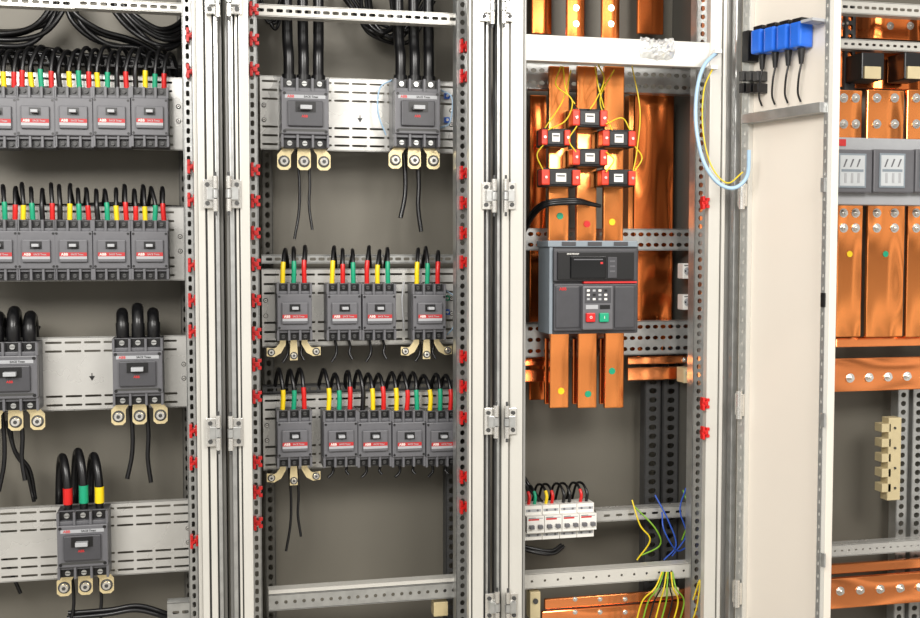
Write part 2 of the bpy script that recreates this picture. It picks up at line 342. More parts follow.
# ---------------------------------------------------------------- breakers
MASTER={}
def breaker(px,py,kind,label,group,w,h,d=.07,lugs=None,yb=-.004):
    key=(kind,w,h,lugs); p=W(px,py,yb-d*.8); loc=Vector((p.x,yb,p.z))
    if key in MASTER:
        c=copytree(MASTER[key],loc,None,label,group); return loc,c
    o=thing('circuit_breaker',loc,label,'circuit breaker',group); MASTER[key]=o
    X,Y,Z=loc
    b=MB(); b.box(X-w/2,X+w/2,Y-d*.62,Y,Z-h/2,Z+h/2,BRK,.0015)
    for k in range(4):
        xr=X-w/2+.0025+k*(w-.005)/3; 
        for s in (1,-1):
            b.box(xr-.0024,xr+.0024,Y-d*.86,Y-d*.6,Z+s*h*.31,Z+s*(h*.5-.0006),BRK2,.0005)
    for s in (1,-1):
        b.box(X-w/2+.001,X+w/2-.001,Y-d*.78,Y-d*.6,Z+s*h*.31,Z+s*h*.36,BRK2,.001)
    b.build('housing',o)
    for s in (1,-1):
        b=MB()
        b.box(X-w*.46,X+w*.46,Y-d*.64,Y-d*.6,Z+s*h*.37,Z+s*h*.488,BLK)
        for k in range(3):
            xc=X-w/2+.0025+(k+.5)*(w-.005)/3
            b.cyl((xc,Y-d*.64,Z+s*h*.43),(0,-1,0),w*.055,.004,DZINC if kind!='large' else ZINC,10)
            b.box(xc-w*.05,xc+w*.05,Y-d*.64-.0044,Y-d*.64-.0039,Z+s*h*.43-.0006,Z+s*h*.43+.0006,BLK)
        b.build('terminal_well',o,'dark recessed terminals')
    b=MB(); b.box(X-w/2+.001,X+w/2-.001,Y-d*.9,Y-d*.6,Z-h*.31,Z+h*.31,BRK2,.002)
    b.box(X-w*.36,X+w*.36,Y-d,Y-d*.88,Z-h*.2,Z+h*.17,BRK if kind=='large' else BRK2,.002)
    for sx in (-1,1):
        for sz in (-1,1): b.cyl((X+sx*w*.43,Y-d*.9,Z+sz*h*.27),(0,-1,0),w*.035,.0006,BLK,10)
    b.build('front_cover',o,'mid grey front cover')
    b=MB()
    if kind=='large':
        b.box(X-w*.21,X+w*.21,Y-d*1.01,Y-d*.98,Z+h*.0,Z+h*.15,BLK); b.box(X-w*.12,X+w*.12,Y-d*1.2,Y-d*1.0,Z+h*.03,Z+h*.09,LGR,.001)
    else:
        b.box(X-w*.15,X+w*.15,Y-d*1.01,Y-d*.98,Z+h*.015,Z+h*.14,BLK); b.box(X-w*.09,X+w*.09,Y-d*1.2,Y-d*1.0,Z+h*.05,Z+h*.10,LGR,.001)
    b.build('toggle',o,'pale toggle lever in dark slot')
    if kind=='large':
        b=MB(); b.box(X-w*.42,X+w*.42,Y-d*.912,Y-d*.89,Z+h*.2,Z+h*.25,LGR); b.build('rating_label',o,'thin pale printed strip')
        b=MB(); b.text('ABB',h*.055,X-w*.30,Y-d*.914,Z+h*.225,REDL); b.text('SACE Tmax',h*.042,X+w*.12,Y-d*.914,Z+h*.225,BLK)
        b.text('ABB',h*.05,X-w*.02,Y-d*1.004,Z-h*.06,REDL); b.build('logo_lettering',o,'fine red and black lettering')
        MB().box(X-w*.42,X+w*.42,Y-d*.906,Y-d*.89,Z-h*.27,Z-h*.235,GROOVE).build('lower_strip',o,'dark strip under the toggle block')
    else:
        b=MB(); b.box(X-w*.35,X+w*.35,Y-d*1.010,Y-d*.99,Z-h*.15,Z-h*.105,LGR); b.box(X-w*.35,X+w*.35,Y-d*1.012,Y-d*.99,Z-h*.105,Z-h*.04,REDD); b.build('rating_label',o,'red and pale printed strip')
        b=MB(); b.text('ABB',h*.06,X-w*.22,Y-d*1.014,Z-h*.073,WHT); b.text('SACE Tmax',h*.040,X+w*.10,Y-d*1.014,Z-h*.073,LGR); b.build('logo_lettering',o,'fine pale lettering')
    if lugs:
        for k in (-1,0,1):
            x=X+k*w*.31; zt=Z-h*.5; yy=Y-d*.35; b=MB()
            if lugs=='spread':
                x2=X+k*w*.64; zz=zt-.022-(0.002 if k else .010)
                hw=w*.085
                if k: b.fprism([(x-k*hw,zt+.002),(x+k*hw,zt+.002),(x+k*hw,zt-.006),(x+k*.012+hw*k*.3,zz+.008),(x2-k*hw,zz+.006),(x2+k*hw*1.5,zz+.008),(x2+k*hw*1.5,zz-.010),(x2-k*hw,zz-.012),(x+k*.004,zz-.004),(x-k*hw,zt-.010)],yy-.004,yy,LUG)
                else: b.fprism([(x-hw,zt+.002),(x+hw,zt+.002),(x+hw*1.3,zz+.006),(x+hw*1.3,zz-.012),(x-hw*1.3,zz-.012),(x-hw*1.3,zz+.006)],yy-.004,yy,LUG)
                b.rbolt(x2,yy-.004,zz-.002,w*.075)
            else:
                hw=w*.13; x2=X+k*w*.42; 
                b.fprism([(x-hw,zt+.002),(x+hw,zt+.002),(x2+hw*1.1,zt-.012),(x2+hw*1.1,zt-.038),(x2+hw*.6,zt-.044),(x2-hw*.6,zt-.044),(x2-hw*1.1,zt-.038),(x2-hw*1.1,zt-.012)],yy-.004,yy,LUG)
                b.rbolt(x2,yy-.004,zt-.026,w*.085)
            b.build('terminal_lug',o,'tinned lug with steel bolt')
    return loc,o
def topwires(loc,w,h,cols,hgt,r=.0043,group='black breaker wires',lean=.012,slen=.03,dropz=.05,turn=1):
    n=len(cols)
    for k,cm in enumerate(cols):
        x=loc.x+(k-(n-1)/2)*w*(.31 if n==3 else .25); z=loc.z+h*.5; j=random.uniform(-.004,.004); q=random.uniform(-.002,.002); hg=hgt+random.uniform(-.006,.006)
        pts=[(x,-.04,z-.002),(x+q,-.043,z+hg*.45),(x+lean*.3+j*.6,-.033,z+hg*.85),(x+lean*.7+j,-.012,z+hg),(x+lean*1.1+j,.012,z+hg*.85),(x+lean*1.3+j*2,.035,z+hg*.45),(x+lean+j*2,.045,z-dropz*.6)]
        nm={RED:'red',YEL:'yellow',GRN:'green',BLK:'black'}.get(cm,'black')
        wire(pts,r,CAB,'black insulated wire with %s sleeve entering a breaker'%nm,cm,group,slen=slen*random.uniform(.9,1.1),s0=.0,fat=1.22)
SM=(.0745,.122)
def colr(k): return [[YEL,GRN,RED],[YEL,RED,GRN],[BLK,YEL,RED],[YEL,GRN,RED],[RED,YEL,GRN]][k%5]
c4=[[BLK,GRN,YEL,RED],[RED,YEL,GRN,RED],[BLK,YEL,GRN,RED],[YEL,GRN,BLK,RED],[BLK,YEL,GRN,RED]]
LB='dark grey moulded circuit breaker with red label strip on perforated plate'
row1=[-2,36,74,112,150]
for k,px in enumerate(row1):
    loc,_=breaker(px,117,'small',LB,'small breakers in first cabinet upper row',*SM); topwires(loc,SM[0],SM[1],c4[k],.082,lean=.02,slen=.032)
for k,px in enumerate([-1,37,74,112,150]):
    loc,_=breaker(px,250,'small',LB,'small breakers in first cabinet second row',*SM); topwires(loc,SM[0],SM[1],c4[(k+2)%5],.068,lean=-.006,slen=.032)
LBH='larger dark grey moulded circuit breaker with tinned lugs below'
G3='large breakers with lugs'
LG=(.1,.138)
def heavy(px,py,cols,size,hgt,lean,r=.0085,slen=.03,up=None,lug='straight',s0=0,fat=1.3):
    loc,_=breaker(px,py,'large',LBH,G3,size[0],size[1],.08,lug)
    for k,cm in enumerate(cols):
        x=loc.x+(k-1)*size[0]*.31; z=loc.z+size[1]*.5
        if up:
            pts=[(x,-.04,z-.002),(x,-.042,z+.05),(x+.002*(k-1),-.03,z+.12),(x+.003*(k-1),-.02,up)]
        else:
            hg=hgt+(.006 if k==1 else -.004)
            pts=[(x,-.04,z-.002),(x,-.043,z+hg*.5),(x+lean*.2,-.03,z+hg*.9),(x+lean*.5,.0,z+hg),(x+lean*.8,.035,z+hg*.6),(x+lean,.055,z-.05)]
        nm={RED:'red',YEL:'yellow',GRN:'green',BLK:'black'}.get(cm,'black')
        wire(pts,r,CAB,'thick black power cable with %s sleeve above a breaker'%nm,cm,'thick black power cables',name='power_cable',slen=slen,n=12,cat='cable',fat=fat,s0=s0)
    return loc
def hang(loc,size,ln,offs=(-.3,.25),r=.0035,sway=0.0):
    for i,k in enumerate(offs):
        x=loc.x+k*size[0]; z=loc.z-size[1]*.5; L=ln[i%len(ln)]
        wire([(x,-.012,z-.0),(x+.004+sway,-.014,z-L*.4),(x+.002+sway,-.016,z-L*.7),(x+sway+.008*(1 if i else -1),-.02,z-L)],r,CAB,'black wire hanging loose below a breaker',None,'hanging black wires')
l=heavy(12,377,[BLK,BLK,BLK],LG,.052,-.006,r=.012,fat=1.12); hang(l,LG,(.17,.15),(-.3,.05),.0045)
l=heavy(138,372,[BLK,BLK,BLK],LG,.052,-.006,r=.012,fat=1.12); hang(l,LG,(.16,.17),(-.2,.12),.0045)
l=heavy(83,545,[RED,GRN,YEL],LG,.105,-.03,r=.0085,slen=.036,s0=.010,fat=1.12); hang(l,LG,(.12,.14))
LG2=(.1,.145)
l=heavy(305,113,[BLK]*3,LG2,0,0,r=.0115,up=2.05,slen=.01); hang(l,LG2,(.19,.17),(-.12,.1),.003)
l=heavy(417,113,[BLK]*3,LG2,0,0,r=.0115,up=2.05,slen=.01); hang(l,LG2,(.15,.18),(-.2,.1),.005)
for k,(px,lg) in enumerate([(294.5,'spread'),(344,None),(379,None),(429,'spread')]):
    loc,_=breaker(px,312,'small',LB if not lg else 'dark grey moulded circuit breaker with splayed tinned lugs','small breakers in second cabinet middle row',SM[0],SM[1],.07,lg)
    topwires(loc,SM[0],SM[1],colr([0,1,4,0][k]),.074,lean=.008,slen=.044)
    hang(loc,SM,(.05,.045),(-.2,.2),.003)
for k,(px,lg) in enumerate([(294.5,'spread'),(340.5,None),(374.5,None),(408.5,None),(442,None)]):
    loc,_=breaker(px,439,'small',LB if not lg else 'dark grey moulded circuit breaker with splayed tinned lugs','small breakers in second cabinet lower row',SM[0],SM[1],.07,lg)
    topwires(loc,SM[0],SM[1],colr([0,0,2,1,0][k]),.078,lean=-.006,slen=.045)
    if k==0: hang(loc,SM,(.19,.16),(-.12,.1),.0028)
    else: hang(loc,SM,(.03,.025),(-.2,.2),.003)
def bundle(pts,n,r,sp,label,group):
    for k in range(n):
        o=Vector((random.uniform(-sp,sp),random.uniform(-sp,sp)*.6,random.uniform(-sp,sp)))
        wire([W(a,b_,y)+o*(0.6+.8*random.random()) for a,b_,y in pts],r,CAB,label,None,group,name='power_cable',n=8,cat='cable')
bundle([(-40,30,.03),(0,40,.02),(40,34,.03),(62,8,.04),(66,-16,.05)],6,.0055,.02,'black cable sagging below the cabinet top','sagging black cables')
bundle([(70,-16,.04),(78,14,.03),(105,34,.03),(140,44,.04),(178,66,.05)],5,.0055,.018,'black cable curving down from the cabinet top','sagging black cables')
bundle([(110,-10,.03),(135,20,.02),(165,38,.02),(188,30,.05),(194,10,.06)],7,.0055,.022,'black cable looping at the cabinet top','sagging black cables')
bundle([(-40,46,.06),(30,50,.06),(80,58,.06),(140,62,.07),(180,70,.07)],4,.0055,.010,'black cable running behind the breaker row','rear black cables')
bundle([(-40,206,.06),(60,208,.06),(110,206,.07),(180,210,.07)],2,.005,.006,'black cable running behind the breaker row','rear black cables')
bundle([(-40,325,.06),(10,322,.06),(36,330,.06)],3,.006,.010,'black cable running behind the heavy breaker','rear black cables')
bundle([(365,-10,.05),(370,20,.03),(388,38,.02),(398,28,.03),(395,-5,.05)],5,.0045,.015,'thin black cable coiled beside thick cables','coiled black cables')
bundle([(345,-10,.06),(360,12,.04),(375,30,.04),(405,34,.05),(430,-5,.05)],5,.0045,.014,'thin black cable coiled beside thick cables','coiled black cables')
bundle([(262,5,.06),(275,28,.06),(283,5,.07),(285,-10,.07)],3,.004,.01,'thin black cable coiled beside thick cables','coiled black cables')
bundle([(5,420,.03),(12,450,.02),(25,470,.03),(32,500,.04)],2,.004,.008,'black cable hanging behind plate','rear black cables')
bundle([(-20,430,.05),(-5,480,.05),(0,540,.05),(20,590,.06)],2,.004,.01,'black cable hanging behind plate','rear black cables')
bundle([(70,616,-.01),(110,612,-.02),(140,608,-.02),(170,616,-.02),(200,624,.0)],2,.005,.006,'black cable along the cabinet bottom','bottom black cables')
def thin(pts,r,m,label,group): wire([W(a,b_,y) for a,b_,y in pts],r,m,label,None,group)
thin([(386,135,-.03),(378,112,-.04),(380,88,-.04),(392,80,-.03)],.0018,GBL,'thin pale blue wire beside large breaker','thin control wires')
thin([(441,90,-.03),(452,98,-.04),(450,122,-.04),(440,128,-.03)],.0018,GBL,'thin pale blue wire beside large breaker','thin control wires')
for yy,m_ in ((96,BLU),(120,BLU),(312,BLU),(298,GRN)):
    p=W(447,yy,-.01); b=MB().box(p.x-.006,p.x+.006,-.012,-.002,p.z-.006,p.z+.006,m_,.001); b.cyl((p.x,-.012,p.z),(0,-1,0),.003,.004,WHT,10)
    b.build('terminal_block',None,'tiny coloured terminal block on mounting plate','terminal block','tiny terminal blocks')
thin([(404,330,-.03),(402,300,-.05),(404,282,-.03)],.0014,LGR,'thin grey wire beside breaker','thin control wires')
thin([(446,290,-.03),(456,300,-.04),(454,325,-.04),(447,335,-.03)],.0014,GBL,'thin pale blue wire beside breaker','thin control wires')
# ---------------------------------------------------------------- copper busbars
def bar(p0,p1,ya,yb,y,th=.01,m=COP,bolts=(),dots=(),label='bright copper busbar mounted vertically',group='vertical copper busbars',br=.007,name='copper_busbar'):
    pm=(p0+p1)/2; py=(ya+yb)/2
    x0,x1=W(p0,py,y).x,W(p1,py,y).x; z1,z0=W(pm,ya,y).z,W(pm,yb,y).z
    o=MB().box(x0,x1,y,y+th,z0,z1,m,.0024).build(name,None,label,'busbar',group)
    for a,c in bolts:
        q=W(a,c,y); MB().bolt(q.x,y,q.z,br).build('bolt',o,'steel hex bolt with washer')
    for a,c,mm in dots:
        q=W(a,c,y); MB().cyl((q.x,y-.0006,q.z),(0,-1,0),.0075,.0006,mm,18).build('phase_sticker',o,'round coloured phase sticker')
    return o
bar(634,673,95,352,.055,.01,COPD,label='broad aged copper sheet behind cross rails',group='rear copper busbars')
bar(628,633.5,95,352,.035,.03,COP,label='narrow copper busbar edge beside broad sheet',group='rear copper busbars')
bar(530,546,95,400,.065,.01,COPD,label='aged copper busbar behind cross rails',group='rear copper busbars')
DG=[(560,216,GRN)],[(587,224,RED)],[(612,222,YEL)]
DB=[(561,391,YEL)],[(588,394,GRN)],[(612,371,GRN)]
for k,(a,c) in enumerate([(549,569),(577,597),(604,624)]):
    bar(a,c,66,244,-.065,.012,COP,dots=DG[k],label='bright copper busbar feeding the large breaker from above',group='breaker feed busbars')
    bar(a+1,c,332,408,-.065,.012,COP,dots=DB[k],label='bright copper busbar leaving the large breaker below',group='breaker feed busbars')
    bar(a-4,c-5,338,404,-.035,.01,COPD,label='second copper busbar behind the lower feed bar',group='breaker feed busbars')
for a,c in [(567,585),(602,620)]:
    bar(a,c,-60,40,-.0,.01,COPD,label='copper busbar rising past the top beam',group='upper copper busbars',bolts=[(a+9,8),(a+9,24)],br=.005)
for a,c in [(532,552),(638,664)]:
    bar(a,c,-60,34,.07,.01,COPD,label='copper busbar at the cabinet top',group='upper copper busbars')
for (ya,yb) in [(356,364),(367,380)]:
    bar(628,690,ya,yb,.02,.01,COPH,bolts=[(684,(ya+yb)/2)],br=.004,label='short horizontal copper busbar beside the large breaker',group='horizontal copper busbars')
    bar(524,546,ya+2,yb+2,.02,.01,COPH,label='short horizontal copper busbar stub',group='horizontal copper busbars')
for k,(ya,yb) in enumerate([(594,604),(606,630)]):
    bar(545-k*3,692,ya,yb,-.03-.008*k,.01,COPH,bolts=[(575,min((ya+yb)/2,612)),(600,min((ya+yb)/2,612)),(625,min((ya+yb)/2,612))],br=.004,label='stacked horizontal copper bar at the cabinet bottom',group='bottom copper busbars')
# ---------------------------------------------------------------- current transformers
def ct(p0,p1,ya,yb):
    y=-.09; q0,q1=W(p0,ya,y-.02),W(p1,yb,y-.02); x0,x1,z1,z0=q0.x,q1.x,q0.z,q1.z; w=x1-x0;h=z1-z0
    o=thing('current_transformer',((x0+x1)/2,y+.024,z0),'small black and red current transformer clamped on copper busbar','current transformer','current transformers')
    MB().box(x0+w*.04,x1-w*.04,y-.02,y+.0235,z0,z1,BLK,.003).build('core_housing',o)
    for s0,s1 in ((x0,x0+w*.21),(x1-w*.21,x1)):
        b=MB(); b.box(s0,s1,y-.026,y+.004,z0+.003,z1-.003,ORR,.003); xm=(s0+s1)/2
        b.cyl((xm,y-.026,z0+h*.5),(0,-1,0),.0032,.003,STL,10); b.build('terminal_cap',o,'orange-red terminal cap')
    b=MB(); b.box(x0+w*.22,x1-w*.22,y-.0225,y-.019,z0+h*.1,z1-h*.1,BLK,.002); b.box(x0+w*.37,x1-w*.37,y-.0236,y-.0222,z0+h*.27,z1-h*.27,WHT); b.box(x0+w*.40,x1-w*.40,y-.0240,y-.0235,z0+h*.55,z0+h*.62,GROOVE); b.build('rating_label',o,'white printed label')
for c in [(572,607,108,128),(541,570,128,147),(602,635,129,148),(572,607,148,167),(541,580,168,187),(601,635,169,187)]: ct(*c)
for pts in [[(563,66,-.1),(566,90,-.11),(575,104,-.12)],[(571,70,-.09),(563,100,-.1),(545,128,-.11)],[(595,66,-.1),(598,85,-.12),(604,108,-.12)],[(632,66,-.09),(640,110,-.1),(637,150,-.11),(633,172,-.11)],[(614,70,-.08),(600,100,-.11),(612,130,-.115)],[(598,64,-.08),(604,80,-.11),(596,100,-.12),(590,109,-.12)],[(544,144,-.11),(537,155,-.11),(543,170,-.11)],[(634,145,-.11),(642,158,-.11),(634,172,-.11)],[(577,126,-.12),(569,140,-.115),(576,152,-.115)],[(606,124,-.12),(622,118,-.12),(630,130,-.12)],[(561,66,-.09),(556,85,-.1),(572,100,-.12),(566,120,-.11),(548,130,-.115)],[(606,152,-.12),(614,160,-.12),(606,172,-.12)]]:
    thin(pts,.0015,YGW,'thin yellow wire to a current transformer','yellow control wires')
# ---------------------------------------------------------------- big breaker
def bx(b,p0,p1,ya,yb,y0,y1,m,bev=.001):
    a,c=W(p0,ya,y0),W(p1,yb,y0); b.box(a.x,c.x,y0,y1,c.z,a.z,m,bev); return b
p=W(595,288,-.09); big=thing('air_circuit_breaker',(p.x,-.05,p.z),'large dark grey power circuit breaker with display and push buttons','circuit breaker')
bx(MB(),553,638,243,333,-.148,-.068,BRK,.004).build('housing',big)
b=MB(); bx(b,548,638,240.5,247,-.154,-.07,BGR,.002); bx(b,549.5,552.5,247,334,-.150,-.07,BGR,.001)
for k in range(3): bx(b,562+k*26,576+k*26,241.8,245.8,-.1555,-.15,BRK,.0005)
b.build('terminal_cover',big,'blue-grey edge cover')
b=MB(); bx(b,554,637,249,281,-.160,-.146,BRK,.003); bx(b,558,634,252,279.5,-.165,-.158,BLK,.001); b.build('trip_unit',big,'dark electronic trip unit')
b=MB(); bx(b,571,606,256.5,278,-.169,-.163,SCR,.001); bx(b,574,603,259,260,-.1695,-.1685,BRK2,0); bx(b,600.5,603,262,264,-.1695,-.1685,REDL,0); b.build('display_screen',big,'black glossy display screen')
b=MB(); bx(b,608,617,257,278,-.168,-.164,BRK,.001)
for yy in (260.5,265.5,270.5): bx(b,610,615,yy,yy+1.4,-.1686,-.168,BRK2,0)
b.build('keypad',big,'narrow grey key strip')
bx(MB(),584,637,281.6,283,-.161,-.146,REDL,0).build('red_line',big,'thin red line')
b=MB(); bx(b,554,637,284,330,-.157,-.146,BRK,.003); bx(b,556,580,286,328,-.159,-.155,BRK,.003); bx(b,615,635,286,328,-.159,-.155,BRK,.003); b.build('front_cover',big,'dark grey lower cover')
b=MB(); bx(b,583,613,286,329.5,-.170,-.156,BRK2,.003); bx(b,585,611,288,303,-.1706,-.1698,BRK,0)
for r_ in range(3):
    for c_ in range(4): bx(b,587+c_*5.8,589.8+c_*5.8,289.5+r_*4.3,291.6+r_*4.3,-.1712,-.1700,(WHT,LGR,WHT,BLK,LGR)[(r_*2+c_)%5],0)
bx(b,586,598,305,309,-.1712,-.17,LGR,0); bx(b,600,610,305,309,-.1712,-.17,BLK,0)
b.build('operating_panel',big,'raised grey operating panel with small markings')
b=MB(); bx(b,586.5,595.5,313,322,-.177,-.169,RED,.002); b.build('push_button',big,'red push button')
b=MB(); bx(b,600,609,313,322,-.177,-.169,GRN,.002); b.build('push_button',big,'green push button')
b=MB(); q=W(563,289,-.16); b.text('ABB',.009,q.x,-.1595,q.z,REDL); q=W(573,254,-.166); b.text('SACE PR332/P',.0045,q.x,-.1655,q.z,WHT); b.build('logo_lettering',big,'fine red and white lettering')
b=MB(); q=W(591,317.5,-.177); b.text('O',.008,q.x,-.1775,q.z,WHT); q=W(604.5,317.5,-.177); b.text('I',.008,q.x,-.1775,q.z,WHT); b.build('button_marks',big,'white button marks')
for k in range(3):
    thin([(524,232-3*k,-.02),(534,215-3*k,-.06),(548,205-2*k,-.1),(575,203-k*2,-.115),(588,204-k,-.1),(600,206,-.09)],.0045 if k<2 else .003,CAB,'black cable curving over the busbars','black cables beside large breaker')
for yy in (271,302):
    a=W(686,yy,-.03); b=MB(); b.box(a.x-.012,a.x+.012,-.04,-.008,a.z-.018,a.z+.018,WHT,.003); o=b.build('socket_outlet',None,'small white socket beside slotted upright','socket','small white sockets')
    q=MB().cyl((a.x,-.04,a.z),(0,-1,0),.0095,.002,LGR,18)
    for s in (-1,1): q.cyl((a.x,-.042,a.z+s*.0045),(0,-1,0),.0018,.0008,BLK,8)
    q.box(a.x-.008,a.x-.005,-.0425,-.04,a.z-.002,a.z+.002,BLK); q.box(a.x-.009,a.x+.009,-.0405,-.0398,a.z+.012,a.z+.014,GROOVE); q.build('socket_face',o,'grey round face with dark pin holes')
def crumple():
    a=W(657,50,-.202); b=MB(); n,m_=18,10; vs=[]
    for i in range(n+1):
        for j in range(m_+1):
            u=i/n-.5; v=j/m_-.5; e=(1-abs(2*u)**3)*(1-abs(2*v)**3)
            vs.append((a.x+u*.085*(1-.25*abs(v)),-.202-.008*e-random.random()*.005*e,a.z+v*.044+random.uniform(-.002,.002)+.008*abs(u)))
    fs=[(i*(m_+1)+j,(i+1)*(m_+1)+j,(i+1)*(m_+1)+j+1,i*(m_+1)+j+1) for i in range(n) for j in range(m_)]
    b.add(vs,fs,BAG); o=b.build('plastic_bag',None,'crumpled clear plastic bag of screws on the pale top beam','bag')
    for k in range(7):
        x=a.x+random.uniform(-.022,.022); z=a.z+random.uniform(-.010,.004)
        MB().cyl((x,-.2015,z),(0,-1,0),.003,.003,ZINC,6).build('screw',o,'small steel screw in bag')
crumple()
wire([W(717,52,-.215),W(704,66,-.23),W(697,90,-.24),W(696,125,-.25),W(703,160,-.26),W(717,182,-.27),W(734,188,-.28),W(747,176,-.29),W(749,150,-.30)],.0042,GBL,'pale blue corrugated hose looping out to the door',None,None,name='flexible_hose',cat='hose')
thin([(714,66,-.215),(704,90,-.24),(703,130,-.25),(711,165,-.26),(727,183,-.27),(743,172,-.29)],.0016,YGW,'thin yellow wire looping along hose','yellow control wires')
for (a,c) in [(716,52),(712,68)]:
    q=W(a,c,-.212); MB().box(q.x-.008,q.x+.008,-.225,-.206,q.z-.004,q.z+.004,WHT,.001).build('cable_tie',None,'small white cable tie mount on post','cable tie','cable tie mounts')
# ---------------------------------------------------------------- miniature breakers on DIN rail
first=None
wM=(W(597,524,-.075).x-W(527,524,-.075).x)/4; zM=W(562,523.5,-.075).z
for k in range(4):
    loc=Vector((W(527,524,-.075).x+wM*(k+.5),-.012,zM)); 
    if first is None:
        first=thing('miniature_circuit_breaker',loc,'white miniature circuit breaker on din rail','circuit breaker','miniature breakers on rail'); X,Y,Z=loc; w,h=wM-.0012,.078
        MB().box(X-w/2,X+w/2,Y-.044,Y,Z-h/2,Z+h/2,WHT,.0006).build('housing',first)
        MB().box(X-w/2,X+w/2,Y-.062,Y-.043,Z-h*.24,Z+h*.24,WHT,.0008).build('front_nose',first)
        for t in (-.25,.25):
            MB().box(X+w*t-w*.13,X+w*t+w*.13,Y-.071,Y-.061,Z-.008,Z+.0,BRK2,.001).build('toggle',first,'grey toggle')
        MB().box(X-w*.42,X+w*.2,Y-.0626,Y-.0618,Z+.010,Z+.0135,REDL).box(X-w*.42,X+w*.42,Y-.0624,Y-.0618,Z+.0135,Z+.0155,LGR).box(X-w*.42,X+w*.0,Y-.0626,Y-.0620,Z+.0155,Z+.0165,BRK).build('rating_label',first,'thin printed markings')
        for s in (1,-1):
            mm=MB().box(X-w*.44,X+w*.44,Y-.0444,Y-.0438,Z+s*h*.36-.003,Z+s*h*.36+.003,LGR)
            for t in (-.25,.25): mm.cyl((X+w*t,Y-.0444,Z+s*h*.36),(0,-1,0),.0026,.0006,BRK2,12)
            mm.build('terminal_screw',first,'recessed terminal screws')
    else: copytree(first,loc)
    for j,cm in enumerate([[RED,GRN],[YEL,RED],[BLK,BLK],[RED,BLK]][k]):
        x=loc.x+(j-.5)*.014; z=loc.z+.039
        wire([(x,-.04,z),(x+.001,-.042,z+.02),(x-.004,-.025,z+.038),(x-.01,.0,z+.032),(x-.014,.02,z-.01)],.003,CAB,'black wire entering a miniature breaker from above',cm,'miniature breaker wires',slen=.028)
bundle([(520,470,.0),(528,484,-.02),(540,500,-.02),(545,505,-.02)],3,.0035,.006,'black wire bunched above miniature breakers','miniature breaker wires')
bundle([(520,545,-.02),(535,549,-.03),(552,551,-.03),(562,545,-.02)],5,.004,.006,'black wire bunched below miniature breakers','miniature breaker wires')
for pts,m_ in [([(632,500,-.02),(640,525,-.04),(650,540,-.04),(637,560,-.03)],YGW),([(634,506,-.02),(655,528,-.05),(660,545,-.04),(640,556,-.03)],GGW),([(655,495,-.02),(668,520,-.04),(676,545,-.04),(664,560,-.03)],BLW),([(686,488,-.03),(680,510,-.05),(686,535,-.04),(672,556,-.03)],BLW),([(683,490,-.03),(690,515,-.05),(682,540,-.04)],GGW),([(693,600,-.13),(700,580,-.13),(696,610,-.14),(684,640,-.13)],YGW),([(662,512,-.03),(664,530,-.05),(676,550,-.04),(686,548,-.03)],BLW)]:
    thin(pts,.0019,m_,('blue' if m_ is BLW else 'yellow-green')+' wire curling below the din rail','loose coloured wires')
for k in range(8):
    a=634+k*6; thin([(662+k*1.5,572,-.12),(655+k*3,588,-.14),(a+8,602,-.13),(a,632,-.12)],.0018,(YGW,GGW,CAB)[k%3],'yellow wire bunch fanning to the earth bar' if k%3<2 else 'black wire in the earth wire bunch','earth wires')
q=W(665,590,-.12); MB().box(q.x-.028,q.x+.03,-.13,-.118,q.z-.012,q.z+.006,CRM,.002).build('terminal_strip',None,'cream terminal strip below bottom rail','terminal strip')
q=W(534,604,-.1); MB().box(q.x-.012,q.x+.012,-.11,-.08,q.z-.03,q.z+.03,CRM,.002).cyl((q.x,-.11,q.z+.01),(0,-1,0),.006,.004,DZINC,12).build('busbar_support',None,'cream insulating busbar support','busbar support','busbar supports')
q=W(440,606,-.08); MB().box(q.x-.016,q.x+.016,-.09,-.06,q.z-.02,q.z+.012,LUG,.002).build('busbar_support',None,'cream insulating busbar support','busbar support','busbar supports')
q=W(686,372,-.03); MB().box(q.x-.01,q.x+.01,-.04,-.0,q.z-.025,q.z+.01,CRM,.002).bolt(q.x,-.04,q.z,.004).build('busbar_support',None,'small cream busbar support with bolt','busbar support','busbar supports')
# ---------------------------------------------------------------- door (open about 105 degrees)
DX=WX(738,309,1.135).x; yh=-.215
TH=math.radians(15); cT,sT=math.cos(TH),math.sin(TH)
def rotd(p,inv=False):
    s=-sT if inv else sT; dx,dy=p[0]-DX,p[1]-yh
    return Vector((DX+dx*cT-dy*s,yh+dx*s+dy*cT,p[2]))
def D(px,py,off=0.0):   # point on the door face (pulled forward by off), in the unrotated door frame
    d=ray(px,py); n=Vector((cT,sT,0)); o=Vector((DX,yh,0))-n*off
    t=(o-CAM).dot(n)/d.dot(n); return rotd(CAM+d*t,True)
yn=D(829,309).y
b=MB(); b.box(DX,DX+.02,yn,yh,.06,ZT-.03,DOORM,.002)
b.box(DX-.012,DX,yn,yn+.010,.06,ZT-.03,BEIGE,.001)
b.box(DX-.012,DX,yh-.024,yh,.06,ZT-.03,BEIGE,.001)
door=b.rd().build('cabinet_door',C4,'open pale painted door seen from inside')
b=MB().perf(.08,ZT-.05,yh-.022,yh-.004,DX-.0135,.0012,[((2*yh-.026)/2,.005,.003,.025)],ZINC,vert=True,side=True); b.rd().build('stiffener_strip',door,'perforated zinc strip')
b=MB().perf(.08,ZT-.05,yn-.001,yn+.009,DX-.0135,.0012,[(yn+.004,.004,.0022,.025)],ZINC,vert=True,side=True); b.rd().build('stiffener_strip',door,'perforated zinc strip')
for yy in (196,403,590):
    q=D(740,yy); b=MB(); b.cyl((DX-.022,yh-.016,q.z-.03),(0,0,1),.007,.06,STL,14); b.box(DX-.02,DX-.0135,yh-.024,yh,q.z-.024,q.z+.024,STL,.001); b.rd().build('hinge',door,'bright metal hinge')
